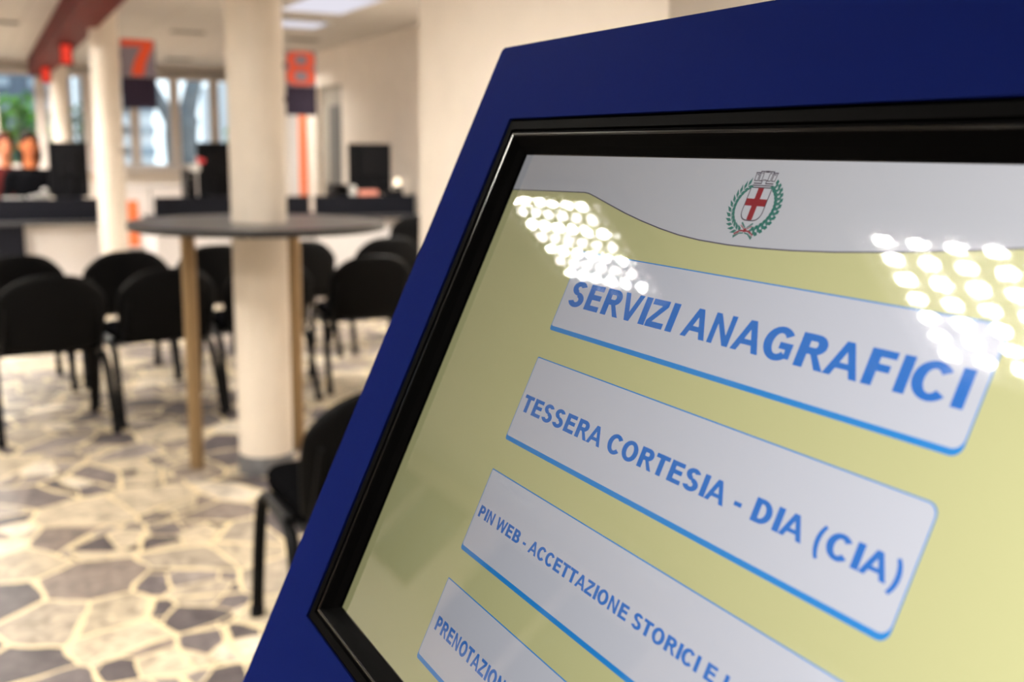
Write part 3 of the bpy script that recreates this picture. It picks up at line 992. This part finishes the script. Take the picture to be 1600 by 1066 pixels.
def person(loc, seat, label, skin, hair, cloth, long_hair, turn=0.0):
    """Seated figure facing -Y, its hands resting in front of it; z is measured from the seat."""
    t = thing('person', label, 'person', loc, turn)
    bm = B()
    e = lambda c, rr: ellipsoid(bm, (c[0], c[1], c[2] + seat), rr)
    c = lambda a, b, ra, rb: capsule(bm, (a[0], a[1], a[2] + seat), (b[0], b[1], b[2] + seat), ra, rb)
    e((0, 0.0, 0.10), (0.17, 0.13, 0.115)); e((0, 0.0, 0.24), (0.150, 0.108, 0.19)); e((0, 0.005, 0.41), (0.170, 0.112, 0.18))
    c((-0.15, 0.01, 0.525), (0.15, 0.01, 0.525), 0.058, 0.058)
    c((0, 0.01, 0.54), (0, -0.005, 0.70), 0.062, 0.052)
    e((0, -0.012, 0.80), (0.074, 0.096, 0.108)); e((0, -0.045, 0.742), (0.056, 0.060, 0.062)); e((0, -0.088, 0.705), (0.026, 0.022, 0.02))
    c((0, -0.104, 0.815), (0, -0.122, 0.775), 0.008, 0.013)
    for s in (-1, 1):
        e((0.076 * s, 0.0, 0.785), (0.012, 0.024, 0.032))
        c((0.185 * s, 0.01, 0.515), (0.235 * s, -0.03, 0.27), 0.052, 0.042)
        c((0.235 * s, -0.03, 0.27), (0.165 * s, -0.25, 0.215), 0.041, 0.029)
        e((0.150 * s, -0.305, 0.200), (0.042, 0.052, 0.019))
        for f, (dx, ln) in enumerate(((-0.028, 0.066), (-0.009, 0.078), (0.010, 0.074), (0.028, 0.058))):
            x = 0.146 * s + dx * s
            c((x, -0.345, 0.200), (x - 0.004 * s, -0.345 - ln * 0.55, 0.200), 0.0092, 0.0085)
            c((x - 0.004 * s, -0.345 - ln * 0.55, 0.200), (x - 0.006 * s, -0.345 - ln, 0.188), 0.0085, 0.0075)
        c((0.115 * s, -0.29, 0.198), (0.092 * s, -0.335, 0.192), 0.0125, 0.0105)
        c((0.092 * s, -0.335, 0.192), (0.098 * s, -0.365, 0.188), 0.0105, 0.009)
        c((0.085 * s, 0.0, 0.085), (0.115 * s, -0.33, -0.02), 0.088, 0.062)
        c((0.115 * s, -0.33, -0.02), (0.115 * s, -0.30, -seat + 0.08), 0.058, 0.040)
        c((0.115 * s, -0.28, -seat + 0.042), (0.125 * s, -0.45, -seat + 0.036), 0.041, 0.034)
    me = bpy.data.meshes.new('body')
    bm.to_mesh(me); bm.free()
    o = bpy.data.objects.new('body', me); COL.objects.link(o)
    md = o.modifiers.new('skin_over', 'REMESH'); md.mode = 'VOXEL'; md.voxel_size = 0.0065
    sm = o.modifiers.new('relax', 'SMOOTH'); sm.factor = 0.5; sm.iterations = 3
    bpy.context.view_layer.update()
    ev = o.evaluated_get(bpy.context.evaluated_depsgraph_get())
    me2 = bpy.data.meshes.new_from_object(ev)
    o.modifiers.clear(); o.data = me2; o.parent = t; me2.name = 'body'
    me2.materials.clear()
    for m_ in (MT[cloth], MT[skin], MT['black']):
        me2.materials.append(m_)
    for p in me2.polygons:
        p.use_smooth = True
        x, y, z = p.center
        z -= seat
        if (z > 0.60 - 0.25 * max(0, -y)) and abs(x) < 0.12 or (y < -0.225 and 0.14 < z < 0.26 and abs(x) > 0.05):
            p.material_index = 1
        elif z < -seat + 0.085:
            p.material_index = 2
    bm = B()
    ellipsoid(bm, (0, 0.006, 0.838 + seat), (0.088, 0.102, 0.095), 24, 16)
    if long_hair:
        ellipsoid(bm, (0.0, 0.050, 0.71 + seat), (0.104, 0.062, 0.16), 24, 16)
    else:
        ellipsoid(bm, (0, 0.040, 0.75 + seat), (0.072, 0.062, 0.07), 24, 16)
    h = obj('hair', bm, MT[hair], t, True)
    md = h.modifiers.new('merge', 'REMESH'); md.mode = 'VOXEL'; md.voxel_size = 0.007; md.use_smooth_shade = True
    for s in (-1, 1):
        bm = B(); ellipsoid(bm, (0.030 * s, -0.094, 0.812 + seat), (0.013, 0.010, 0.008), 12, 8); obj('eye', bm, MT['eye'], t, True)
        bm = B(); ellipsoid(bm, (0.031 * s, -0.096, 0.832 + seat), (0.020, 0.008, 0.004), 12, 8); obj('eyebrow', bm, MT[hair], t, True)
    bm = B(); ellipsoid(bm, (0, -0.103, 0.742 + seat), (0.024, 0.008, 0.008), 14, 8); obj('mouth', bm, MT['lip'], t, True)
    return t


def stool(loc, h, label):
    t = thing('stool', label, 'stool', loc, 0, 'stools behind the left counter')
    bm = B(); lathe(bm, [(0.15, h - 0.05), (0.18, h - 0.035), (0.185, h - 0.015), (0.16, h)], 32); obj('seat', bm, MT['fabric'], t, True)
    bm = B(); tube(bm, [(0, 0, 0.05), (0, 0, h - 0.052)], 0.025, n=16); obj('post', bm, MT['tube'], t, True)
    bm = B(); lathe(bm, [(0.20, 0.0), (0.20, 0.015), (0.05, 0.048)], 40); obj('base', bm, MT['black'], t, True)
    return t


person((0.555, 10.86, 0), 0.61, 'person with dark hair and black clothes sitting behind the left counter by the monitor', 'skin', 'hair', 'cloth', True)
stool((0.555, 10.86, 0), 0.588, 'black stool under the person in black')
person((0.375, 11.75, 0), 0.60, 'person in maroon clothes sitting further back at the left edge', 'skin2', 'hair2', 'cloth2', False, r(8))
stool((0.375, 11.75, 0), 0.578, 'black stool under the person in maroon')


# ------------------------------------------------------------------ outdoors
bm = B(); box(bm, -40, 40, YF + 0.25, 70, -0.32, -0.12)
struct('ground', bm, MT['ground'])


def tree(loc, label):
    t = thing('tree', label, 'tree', loc)
    bm = B()
    tube(bm, smooth_path([(0, 0, -0.1), (0.03, 0, 0.9), (0.0, 0, 1.7), (0.05, 0, 2.1)], 5), 0.30, n=14)
    tube(bm, smooth_path([(0.02, 0, 1.6), (0.16, 0.05, 2.2), (0.42, 0.1, 3.3), (0.7, 0.2, 5.2)], 6), 0.20, n=12, radii=[1 - 0.03 * i for i in range(19)])
    tube(bm, smooth_path([(0.0, 0, 1.6), (-0.22, 0.0, 2.1), (-0.65, 0.1, 3.0), (-1.3, 0.2, 4.6)], 6), 0.15, n=12, radii=[1 - 0.03 * i for i in range(19)])
    obj('trunk', bm, MT['bark'], t, True)
    return t


tree((3.62, 20.5, -0.12), 'grey forked tree trunk outside the window right of the number seven sign')


def shrub(loc, rx, ry, h, n, m, label, group, size=0.11, seed=1):
    rnd = random.Random(seed)
    t = thing('shrub', label, 'shrub', loc, 0, group)
    bm = B()
    for i in range(n):
        while True:
            p = Vector((rnd.uniform(-1, 1), rnd.uniform(-1, 1), rnd.uniform(-1, 1)))
            if 0.3 < p.length < 1:
                break
        c = Vector((p.x * rx, p.y * ry, h / 2 + p.z * h / 2))
        q = Matrix.Rotation(rnd.uniform(0, 6.28), 3, 'Z') @ Matrix.Rotation(rnd.uniform(-1.1, 1.1), 3, 'X') @ Matrix.Rotation(rnd.uniform(0, 6.28), 3, 'Z')
        s = size * rnd.uniform(0.7, 1.4)
        vs = [bm.verts.new(c + q @ Vector(v) * s) for v in ((-1, 0, 0), (-0.2, -0.42, 0.08), (1, 0, 0), (-0.2, 0.42, 0.08))]
        f = bm.faces.new(vs)
    obj('foliage', bm, MT[m], t)
    bm = B()
    for a in range(5):
        x, y = math.cos(a * 1.26) * rx * 0.5, math.sin(a * 1.26) * ry * 0.5
        tube(bm, [(0, 0, 0), (x * 0.4, y * 0.4, h * 0.4), (x, y, h * 0.8)], 0.02, n=6)
    obj('stem', bm, MT['bark'], t)
    return t


shrub((0.75, 18.4, -0.12), 0.62, 0.5, 2.35, 900, 'leaf', 'bright green bush outside the window at the left edge', 'bushes outside', seed=3)
shrub((1.75, 20.2, -0.12), 0.75, 0.6, 2.25, 700, 'leaf_dark', 'dark green bush outside, behind the bright bush at the left', 'bushes outside', seed=4)
shrub((4.32, 18.9, -0.12), 0.40, 0.4, 1.95, 500, 'leaf', 'small green bush outside the window close to the nearest column', 'bushes outside', seed=5)


def building(x0, x1, y, z1, label, wall='facade'):
    t = thing('building', label, 'building', ((x0 + x1) / 2, y, 0), 0, 'buildings across the street')
    w = (x1 - x0) / 2
    bm = B(); box(bm, -w, w, 0, 6, -0.2, z1); obj('wall', bm, MT[wall], t)
    for i in range(int(z1 / 0.62)):
        z = 0.5 + i * 0.62
        nb = max(2, int(w * 2 / 1.3))
        for j in range(nb):
            cx = -w + (j + 0.5) * 2 * w / nb
            bm = B(); box(bm, cx - 0.45, cx + 0.45, -0.06, -0.002, z, z + 0.26); obj('window', bm, MT['facade_band'], t)
    return t


building(3.6, 5.2, 34, 4.2, 'pale building with bands of windows outside, behind the number seven sign')
building(-4.0, 2.9, 33, 6.5, 'wide slate blue building outside at the left, behind the bushes', 'facade_dark')
building(8.2, 12.5, 36, 3.6, 'low grey blue building outside behind the middle monitor')

# ------------------------------------------------------------------ the kiosk
O = Vector((0.24406, 0.46100, 1.40800))
TAU = 0.42394
KU = Vector((0, -1, 0)); KV = Vector((math.sin(TAU), 0, math.cos(TAU))); KN = Vector((-math.cos(TAU), 0, math.sin(TAU)))
KW, KH = 0.371, 0.2361
ROOT = Vector((0.395, O.y - KW / 2, 0.0))
kiosk = thing('touchscreen_kiosk', 'dark blue touchscreen kiosk close to us, showing blue lettered menu buttons', 'kiosk', ROOT)


def K(u, v, o=0.0):
    return O + KU * u + KV * v + KN * o - ROOT


def loop_rect(u0, u1, v0, v1, o, rr=0.0, n=5):
    pts = []
    for cu, cv, a0 in ((u1, v1, 0), (u0, v1, 90), (u0, v0, 180), (u1, v0, 270)):
        su = -1 if cu == u1 else 1
        sv = -1 if cv == v1 else 1
        for i in range(n + 1):
            a = math.radians(a0 + 90 * i / n)
            pts.append(K(cu + su * rr + rr * math.cos(a), cv + sv * rr + rr * math.sin(a), o))
    return pts


def bridge(bm, loops, mis=None, cap_last=False):
    V = [[bm.verts.new(p) for p in L] for L in loops]
    n = len(V[0])
    for k, (A, C) in enumerate(zip(V, V[1:])):
        for j in range(n):
            f = bm.faces.new((A[j], A[(j + 1) % n], C[(j + 1) % n], C[j]))
            if mis:
                f.material_index = mis[k]
    if cap_last:
        bm.faces.new(V[-1])


DF = 0.0083
iu0, iu1, iv0, iv1 = -0.0156, KW + 0.0156, -KH - 0.0135, 0.0156     # opening in the blue panel
ou0, ou1, ov0, ov1 = -0.0591, KW + 0.0591, -0.345, 0.0577           # outline of the blue panel
bm = B()
bridge(bm, [loop_rect(iu0, iu1, iv0, iv1, DF - 0.004, 0.0005), loop_rect(iu0, iu1, iv0, iv1, DF, 0.0005),
            loop_rect(ou0 + 0.0008, ou1 - 0.0008, ov0 + 0.0008, ov1 - 0.0008, DF, 0.0022),
            loop_rect(ou0 + 0.0002, ou1 - 0.0002, ov0 + 0.0002, ov1 - 0.0002, DF - 0.0003, 0.0028),
            loop_rect(ou0, ou1, ov0, ov1, DF - 0.001, 0.003), loop_rect(ou0, ou1, ov0, ov1, -0.028, 0.003),
            loop_rect(ou0 + 0.004, ou1 - 0.004, ov0 + 0.004, ov1 - 0.004, -0.030, 0.003)], cap_last=True)
obj('front_panel', bm, MT['blue'], kiosk)
# black bezel, profile (distance in from the opening, height over the glass)
prof = [(0.0, 0.0070), (0.0003, 0.0055), (0.0011, 0.0055), (0.0013, 0.0076), (0.0056, 0.0076), (0.0058, 0.0060), (0.0070, 0.0060),
        (0.0072, 0.0068), (0.0076, 0.00725), (0.0082, 0.00735), (0.0089, 0.0071), (0.0096, 0.0064), (0.0122, 0.0032), (0.0150, 0.0006), (0.0157, -0.002)]
bm = B()
mis = [1, 1, 1, 1, 1, 1, 1, 0, 0, 0, 1, 1, 1, 1]
kb = 0.0135 / 0.0156
bridge(bm, [loop_rect(iu0 + w, iu1 - w, iv0 + w * kb, iv1 - w, o, 0.0) if False else
            [K(iu1 - w, iv1 - w, o), K(iu0 + w, iv1 - w, o), K(iu0 + w, iv0 + w * kb, o), K(iu1 - w, iv0 + w * kb, o)] for w, o in prof], mis)
obj('bezel', bm, [MT['black_gloss'], MT['bezel_band']], kiosk)
# housing behind the panel, pedestal and foot
bm = B()
bridge(bm, [loop_rect(ou0 + 0.02, ou1 - 0.02, ov0 + 0.02, ov1 - 0.02, -0.0305, 0.004), loop_rect(ou0 + 0.02, ou1 - 0.02, ov0 + 0.02, ov1 - 0.02, -0.10, 0.006),
            loop_rect(ou0 + 0.06, ou1 - 0.06, ov0 + 0.06, ov1 - 0.06, -0.145, 0.01)], cap_last=True)
obj('housing', bm, MT['blue'], kiosk)
bm = B(); box(bm, -0.07, 0.09, -0.14, 0.14, 0.021, 1.02, 0.006); obj('pedestal', bm, MT['blue'], kiosk)
bm = B(); box(bm, -0.20, 0.22, -0.22, 0.22, 0.0, 0.02, 0.004); obj('foot_plate', bm, MT['black'], kiosk)

# display
LAY = -0.0008
LK = 0.10      # spacing of the drawn layers
def quad(bm, u0, u1, v0, v1, o):
    bm.faces.new([bm.verts.new(K(u, v, o)) for u, v in ((u0, v0), (u1, v0), (u1, v1), (u0, v1))])


def poly(bm, pts, o):
    bm.faces.new([bm.verts.new(K(u, v, LAY + (o - LAY) * LK)) for u, v in pts])


def kobj(name, bm, m, parent):
    me = bpy.data.meshes.new(name)
    for f in bm.faces:
        f.normal_update()
        if f.normal.dot(KN) < 0:
            f.normal_flip()
    bm.to_mesh(me); bm.free()
    return link(name, me, m, parent)


bm = B(); quad(bm, -0.003, KW + 0.003, -KH - 0.003, 0.003, LAY)
screen = kobj('screen', bm, MT['px_yellow'], kiosk)
screen['label'] = 'lit yellow and white screen with four menu buttons'
curve = [(-0.003, -0.0180), (0.030, -0.0173), (0.0665, -0.0166), (0.0700, -0.0169), (0.0745, -0.0178), (0.080, -0.0190), (0.090, -0.0212), (0.103, -0.0240), (0.116, -0.0264),
         (0.130, -0.0286), (0.143, -0.0302), (0.156, -0.0311), (0.172, -0.0315), (0.187, -0.0313), (0.204, -0.0306), (0.2216, -0.0294), (0.2455, -0.0271),
         (0.27, -0.0242), (0.295, -0.0208), (0.306, -0.0190), (0.372, -0.0180)]
bm = B()
for (a, b), (c, d_) in zip(curve, curve[1:]):
    poly(bm, [(a, b), (c, d_), (c, 0.003), (a, 0.003)], LAY + 0.0002)
kobj('header_band', bm, MT['px_white'], screen)
bm = B()
for (a, b), (c, d_) in zip(curve, curve[1:]):
    poly(bm, [(a, b - 0.00028), (c, d_ - 0.00028), (c, d_ + 0.00022), (a, b + 0.00022)], LAY + 0.0003)
kobj('header_line', bm, MT['px_line'], screen)

# --- lettering: bold grotesque capitals drawn as polygons (cap height 1)
SV, SH = 0.29, 0.205
def _r(x0, y0, x1, y1):
    return [[(x0, y0), (x1, y0), (x1, y1), (x0, y1)]]
def _arc(cx, cy, rx, ry, a0, a1, tx=SV, ty=SH, n=18):
    out = []
    for i in range(n):
        p = []
        for (k, s) in ((i, 0), (i + 1, 0), (i + 1, 1), (i, 1)):
            a = math.radians(a0 + (a1 - a0) * k / n)
            p.append((cx + (rx - s * tx) * math.cos(a), cy + (ry - s * ty) * math.sin(a)))
        out.append(p)
    return out
def glyph(ch):
    st = _r(0.10, 0, 0.10 + SV, 1)
    if ch == 'I': return st, 0.40
    if ch == 'E': return st + _r(0.1, 0, 0.87, SH) + _r(0.1, 0.425, 0.82, 0.425 + SH) + _r(0.1, 1 - SH, 0.85, 1), 0.93
    if ch == 'F': return st + _r(0.1, 0.41, 0.72, 0.41 + SH) + _r(0.1, 1 - SH, 0.80, 1), 0.85
    if ch == 'T': return _r(0.02, 1 - SH, 0.83, 1) + _r(0.425 - SV / 2, 0, 0.425 + SV / 2, 1), 0.85
    if ch == 'Z': return _r(0.06, 1 - SH, 0.79, 1) + _r(0.03, 0, 0.82, SH) + [[(0.03, SH), (0.29, SH), (0.79, 1 - SH), (0.52, 1 - SH)]], 0.86
    if ch == 'V': return [[(0.0, 1), (0.235, 1), (0.58, 0), (0.35, 0)], [(0.93, 1), (0.70, 1), (0.35, 0), (0.58, 0)]], 0.93
    if ch == 'A': return [[(0.0, 0), (0.23, 0), (0.61, 1), (0.385, 1)], [(1.0, 0), (0.77, 0), (0.39, 1), (0.615, 1)], [(0.25, 0.225), (0.75, 0.225), (0.70, 0.395), (0.30, 0.395)]], 1.0
    if ch == 'N': return _r(0.1, 0, 0.30, 1) + _r(0.71, 0, 0.91, 1) + [[(0.1, 1), (0.31, 1), (0.91, 0), (0.70, 0)]], 1.01
    if ch == 'W':
        L = [[(0.0, 1), (0.215, 1), (0.455, 0), (0.24, 0)], [(0.24, 0), (0.455, 0), (0.765, 1), (0.565, 1)]]
        return L + [[(1.32 - x, y) for x, y in p] for p in L], 1.32
    if ch == 'O': return _arc(0.545, 0.5, 0.50, 0.52, 0, 360, n=36), 1.09
    if ch == 'C': return _arc(0.53, 0.5, 0.49, 0.52, 38, 322, n=28), 1.0
    if ch == 'G': return _arc(0.55, 0.5, 0.50, 0.52, 38, 318, n=28) + _r(0.58, 0.36, 1.01, 0.36 + SH) + _r(1.01 - 0.20, 0.10, 1.01, 0.40), 1.09
    if ch == 'D': return st + _r(0.3, 0, 0.46, SH) + _r(0.3, 1 - SH, 0.46, 1) + _arc(0.45, 0.5, 0.50, 0.5, -90, 90), 1.01
    if ch == 'P': return st + _r(0.3, 1 - SH, 0.55, 1) + _r(0.3, 0.365, 0.55, 0.365 + SH) + _arc(0.54, 0.6825, 0.35, 0.3175, -90, 90), 0.93
    if ch == 'R': return st + _r(0.3, 1 - SH, 0.58, 1) + _r(0.3, 0.41, 0.58, 0.41 + SH) + _arc(0.57, 0.705, 0.355, 0.295, -90, 90) + [[(0.47, 0.46), (0.69, 0.46), (1.02, 0), (0.76, 0)]], 1.01
    if ch == 'B': return st + _r(0.3, 1 - SH, 0.56, 1) + _r(0.3, 0.43, 0.56, 0.43 + SH * 0.9) + _r(0.3, 0, 0.58, SH) + _arc(0.55, 0.725, 0.34, 0.275, -90, 90, ty=SH * 0.95) + _arc(0.57, 0.29, 0.385, 0.29, -90, 90), 1.01
    if ch == 'S': return _arc(0.465, 0.735, 0.385, 0.285, 22, 270) + _arc(0.465, 0.285, 0.415, 0.305, 90, -162), 0.93
    if ch == '-': return _r(0.05, 0.27, 0.42, 0.27 + 0.19), 0.47
    if ch == '(': return _arc(0.62, 0.38, 0.55, 0.86, 128, 232, tx=0.19, ty=0.10, n=16), 0.47
    if ch == ')': return [[(0.47 - x, y) for x, y in p] for p in glyph('(')[0]], 0.47
    return [], 0.38


def line_width(s):
    return sum(glyph(c)[1] for c in s)


def lettering(s, u0, vb, sx, sy, name='button_lettering'):
    bm = B()
    x = 0
    for ch in s:
        polys, adv = glyph(ch)
        for p in polys:
            poly(bm, [(u0 + (x + a) * sx, vb + b * sy) for a, b in p], LAY + 0.0010)
        x += adv
    return kobj(name, bm, MT['px_text'], screen)


def round_poly(u0, u1, v0, v1, rtl, rtr, rbr, rbl, n=6):
    pts = []
    for cu, cv, rr, a0 in ((u1, v1, rtr, 0), (u0, v1, rtl, 90), (u0, v0, rbl, 180), (u1, v0, rbr, 270)):
        su = -1 if cu == u1 else 1
        sv = -1 if cv == v1 else 1
        for i in range(n + 1):
            a = math.radians(a0 + 90 * i / n)
            pts.append((cu + su * rr + rr * math.cos(a), cv + sv * rr + rr * math.sin(a)))
    return pts


bl, br_ = 0.0822, 0.2892
rows = [(-0.0424, -0.0779), (-0.0901, -0.1270), (-0.1402, -0.1760), (-0.1888, -0.2243)]
for (vt, vb) in rows:
    bm = B(); poly(bm, round_poly(bl, br_, vb, vt, 0.0005, 0.0035, 0.0035, 0.0014), LAY + 0.0004)
    bt = kobj('menu_button', bm, MT['px_bar'], screen)
    bm = B(); poly(bm, round_poly(bl + 0.0004, br_ - 0.0005, vb + 0.0019, vt - 0.00045, 0.0005, 0.0033, 0.0033, 0.0012), LAY + 0.0007)
    kobj('button_face', bm, MT['px_face'], screen)
S1 = 'SERVIZI ANAGRAFICI'
lettering(S1, 0.0868, -0.0660, (0.2848 - 0.0868) / line_width(S1), 0.0107)
S2 = 'TESSERA CORTESIA - DIA (CIA)'
lettering(S2, 0.0850, -0.1136, (0.2868 - 0.0850) / line_width(S2), 0.0072)
S3 = 'PIN WEB - ACCETTAZIONE STORICI E I'
lettering(S3, 0.0846, -0.1605, (0.2415 - 0.0846) / line_width('PIN WEB - ACCETTAZIONE STORICI E'), 0.0049)
S4 = 'PRENOTAZIONI'
lettering(S4, 0.0864, -0.2098, 0.00607, 0.0059)

# --- city crest in the header
CU, CV = 0.1778, -0.0160
mm = 0.001
def P2(x, y):
    return (CU + x * mm, CV + y * mm)
def cpoly(bm, pts, o):
    poly(bm, [P2(*p) for p in pts], LAY + o)
def shield_pts(k=0.0):
    top, w, bot = 6.2 - k, 5.5 - k, -6.3 + k
    pts = [(-w, top), (w, top)]
    for i in range(9):
        a = i / 8 * PI / 2
        pts.append((w * max(0.0, math.cos(a)) ** 0.62, -2.6 + (bot + 2.6) * math.sin(a)))
    for i in range(7, -1, -1):
        a = i / 8 * PI / 2
        pts.append((-w * math.cos(a) ** 0.62, -2.6 + (bot + 2.6) * math.sin(a)))
    return pts
bm = B(); cpoly(bm, shield_pts(0), 0.0004); kobj('shield_outline', bm, MT['px_ink'], screen)
bm = B(); cpoly(bm, shield_pts(0.42), 0.0006); kobj('shield_field', bm, MT['px_white'], screen)
bm = B()
cpoly(bm, [(-1.4, 5.8), (1.4, 5.8), (1.4, -5.75), (0.0, -5.9), (-1.4, -5.75)], 0.0008)
cpoly(bm, [(-5.1, 1.85), (5.1, 1.85), (5.1, -0.75), (-5.1, -0.75)], 0.0008)
kobj('red_cross', bm, MT['px_red'], screen)
bm = B()
cpoly(bm, [(-5.3, 6.55), (5.3, 6.55), (5.3, 6.95), (-5.3, 6.95)], 0.0004)
for sx in (-1, 1):
    cpoly(bm, [(0.9 * sx, 7.3), (5.0 * sx, 7.3), (5.0 * sx, 7.75), (0.9 * sx, 7.75)], 0.0004)
    cpoly(bm, [(0.9 * sx, 7.3), (1.3 * sx, 7.3), (1.3 * sx, 8.7), (0.9 * sx, 8.7)], 0.0004)
    for a, b in ((1.3, 3.1), (3.4, 5.3)):
        lo, hi = 8.3, 11.2 + (0.5 if a < 2 else 0.0)
        for q in ([(a, lo), (a + 0.35, lo), (a + 0.45, hi), (a + 0.1, hi)], [(b - 0.35, lo), (b, lo), (b + 0.2, hi), (b - 0.15, hi)],
                  [(a - 0.1, hi), (b + 0.4, hi), (b + 0.4, hi + 0.42), (a - 0.1, hi + 0.42)], [(a, lo), (b, lo), (b, lo + 0.35), (a, lo + 0.35)],
                  [(a + 0.7, hi - 0.7), (b - 0.6, hi - 0.7), (b - 0.6, hi - 0.2), (a + 0.7, hi - 0.2)]):
            cpoly(bm, [(x * sx, y) for x, y in q], 0.0004)
cpoly(bm, [(-1.0, 11.5), (1.0, 11.5), (1.2, 12.2), (-1.2, 12.2)], 0.0004)
cpoly(bm, [(-0.9, 8.6), (0.9, 8.6), (0.9, 8.95), (-0.9, 8.95)], 0.0004)
kobj('mural_crown', bm, MT['px_ink'], screen)
for side in (-1, 1):
    bm = B(); vein = B()
    nst = 13
    for i in range(nst):
        a = math.radians(-78 + i * (128 / (nst - 1)))
        R1, R2 = 11.0, 9.6
        c = Vector((R1 * math.cos(a) * side, -1.0 + R2 * math.sin(a)))
        tg = Vector((-R1 * math.sin(a) * side, R2 * math.cos(a))).normalized()
        nm = Vector((tg.y, -tg.x))
        for s2 in (-1, 1):
            ang = 0.66 * s2
            dr = (tg * math.cos(ang) + nm * math.sin(ang))
            pr = Vector((dr.y, -dr.x))
            base = c - tg * 0.3
            ln, wd = (3.6, 0.66) if side < 0 else (3.2, 0.82)
            if side < 0:
                pts = [base, base + dr * ln * 0.4 + pr * wd, base + dr * ln, base + dr * ln * 0.4 - pr * wd]
            else:
                pts = [base, base + dr * ln * 0.25 + pr * wd * 0.8, base + dr * ln * 0.45 + pr * wd * 0.6, base + dr * ln * 0.7 + pr * wd, base + dr * ln,
                       base + dr * ln * 0.7 - pr * wd, base + dr * ln * 0.45 - pr * wd * 0.6, base + dr * ln * 0.25 - pr * wd * 0.8]
            cpoly(bm, [(p.x, p.y) for p in pts], 0.0004 + 0.00001 * (i % 3))
            q = [base + pr * 0.07, base + dr * ln * 0.8, base - pr * 0.07]
            cpoly(vein, [(p.x, p.y) for p in q], 0.0006)
    kobj('laurel_branch' if side < 0 else 'oak_branch', bm, MT['px_green'], screen)
    kobj('leaf_veins', vein, MT['px_leafline'], screen)
for side in (-1, 1):
    for (m_, a, b) in (('px_red', 0.0, 0.45), ('px_white', 0.45, 0.8), ('px_green', 0.8, 1.25)):
        bm = B()
        cpoly(bm, [(0.2 * side, -9.6 - a), (0.2 * side, -9.6 - b), (2.2 * side, -9.9 - b), (4.6 * side, -11.6 - b), (5.0 * side, -11.0 - a), (2.4 * side, -9.6 - a)], 0.0005)
        cpoly(bm, [(0.0, -9.8 + a * 0.5), (0.3 * side, -9.3 + a), (2.6 * side, -6.9 + a - 0.6), (3.1 * side, -7.3 + b - 1.2)], 0.0005)
        kobj('ribbon_stripe', bm, MT[m_], screen)
bm = B(); cpoly(bm, [(-0.8, -9.4), (0.0, -8.8), (0.8, -9.4), (0.7, -10.3), (-0.7, -10.3)], 0.0007); kobj('ribbon_knot', bm, MT['px_red'], screen)

bm = B(); quad(bm, -0.0008, KW + 0.0008, -KH - 0.0008, 0.0008, 0.0)
kobj('screen_glass', bm, MT['screen_glass'], kiosk)
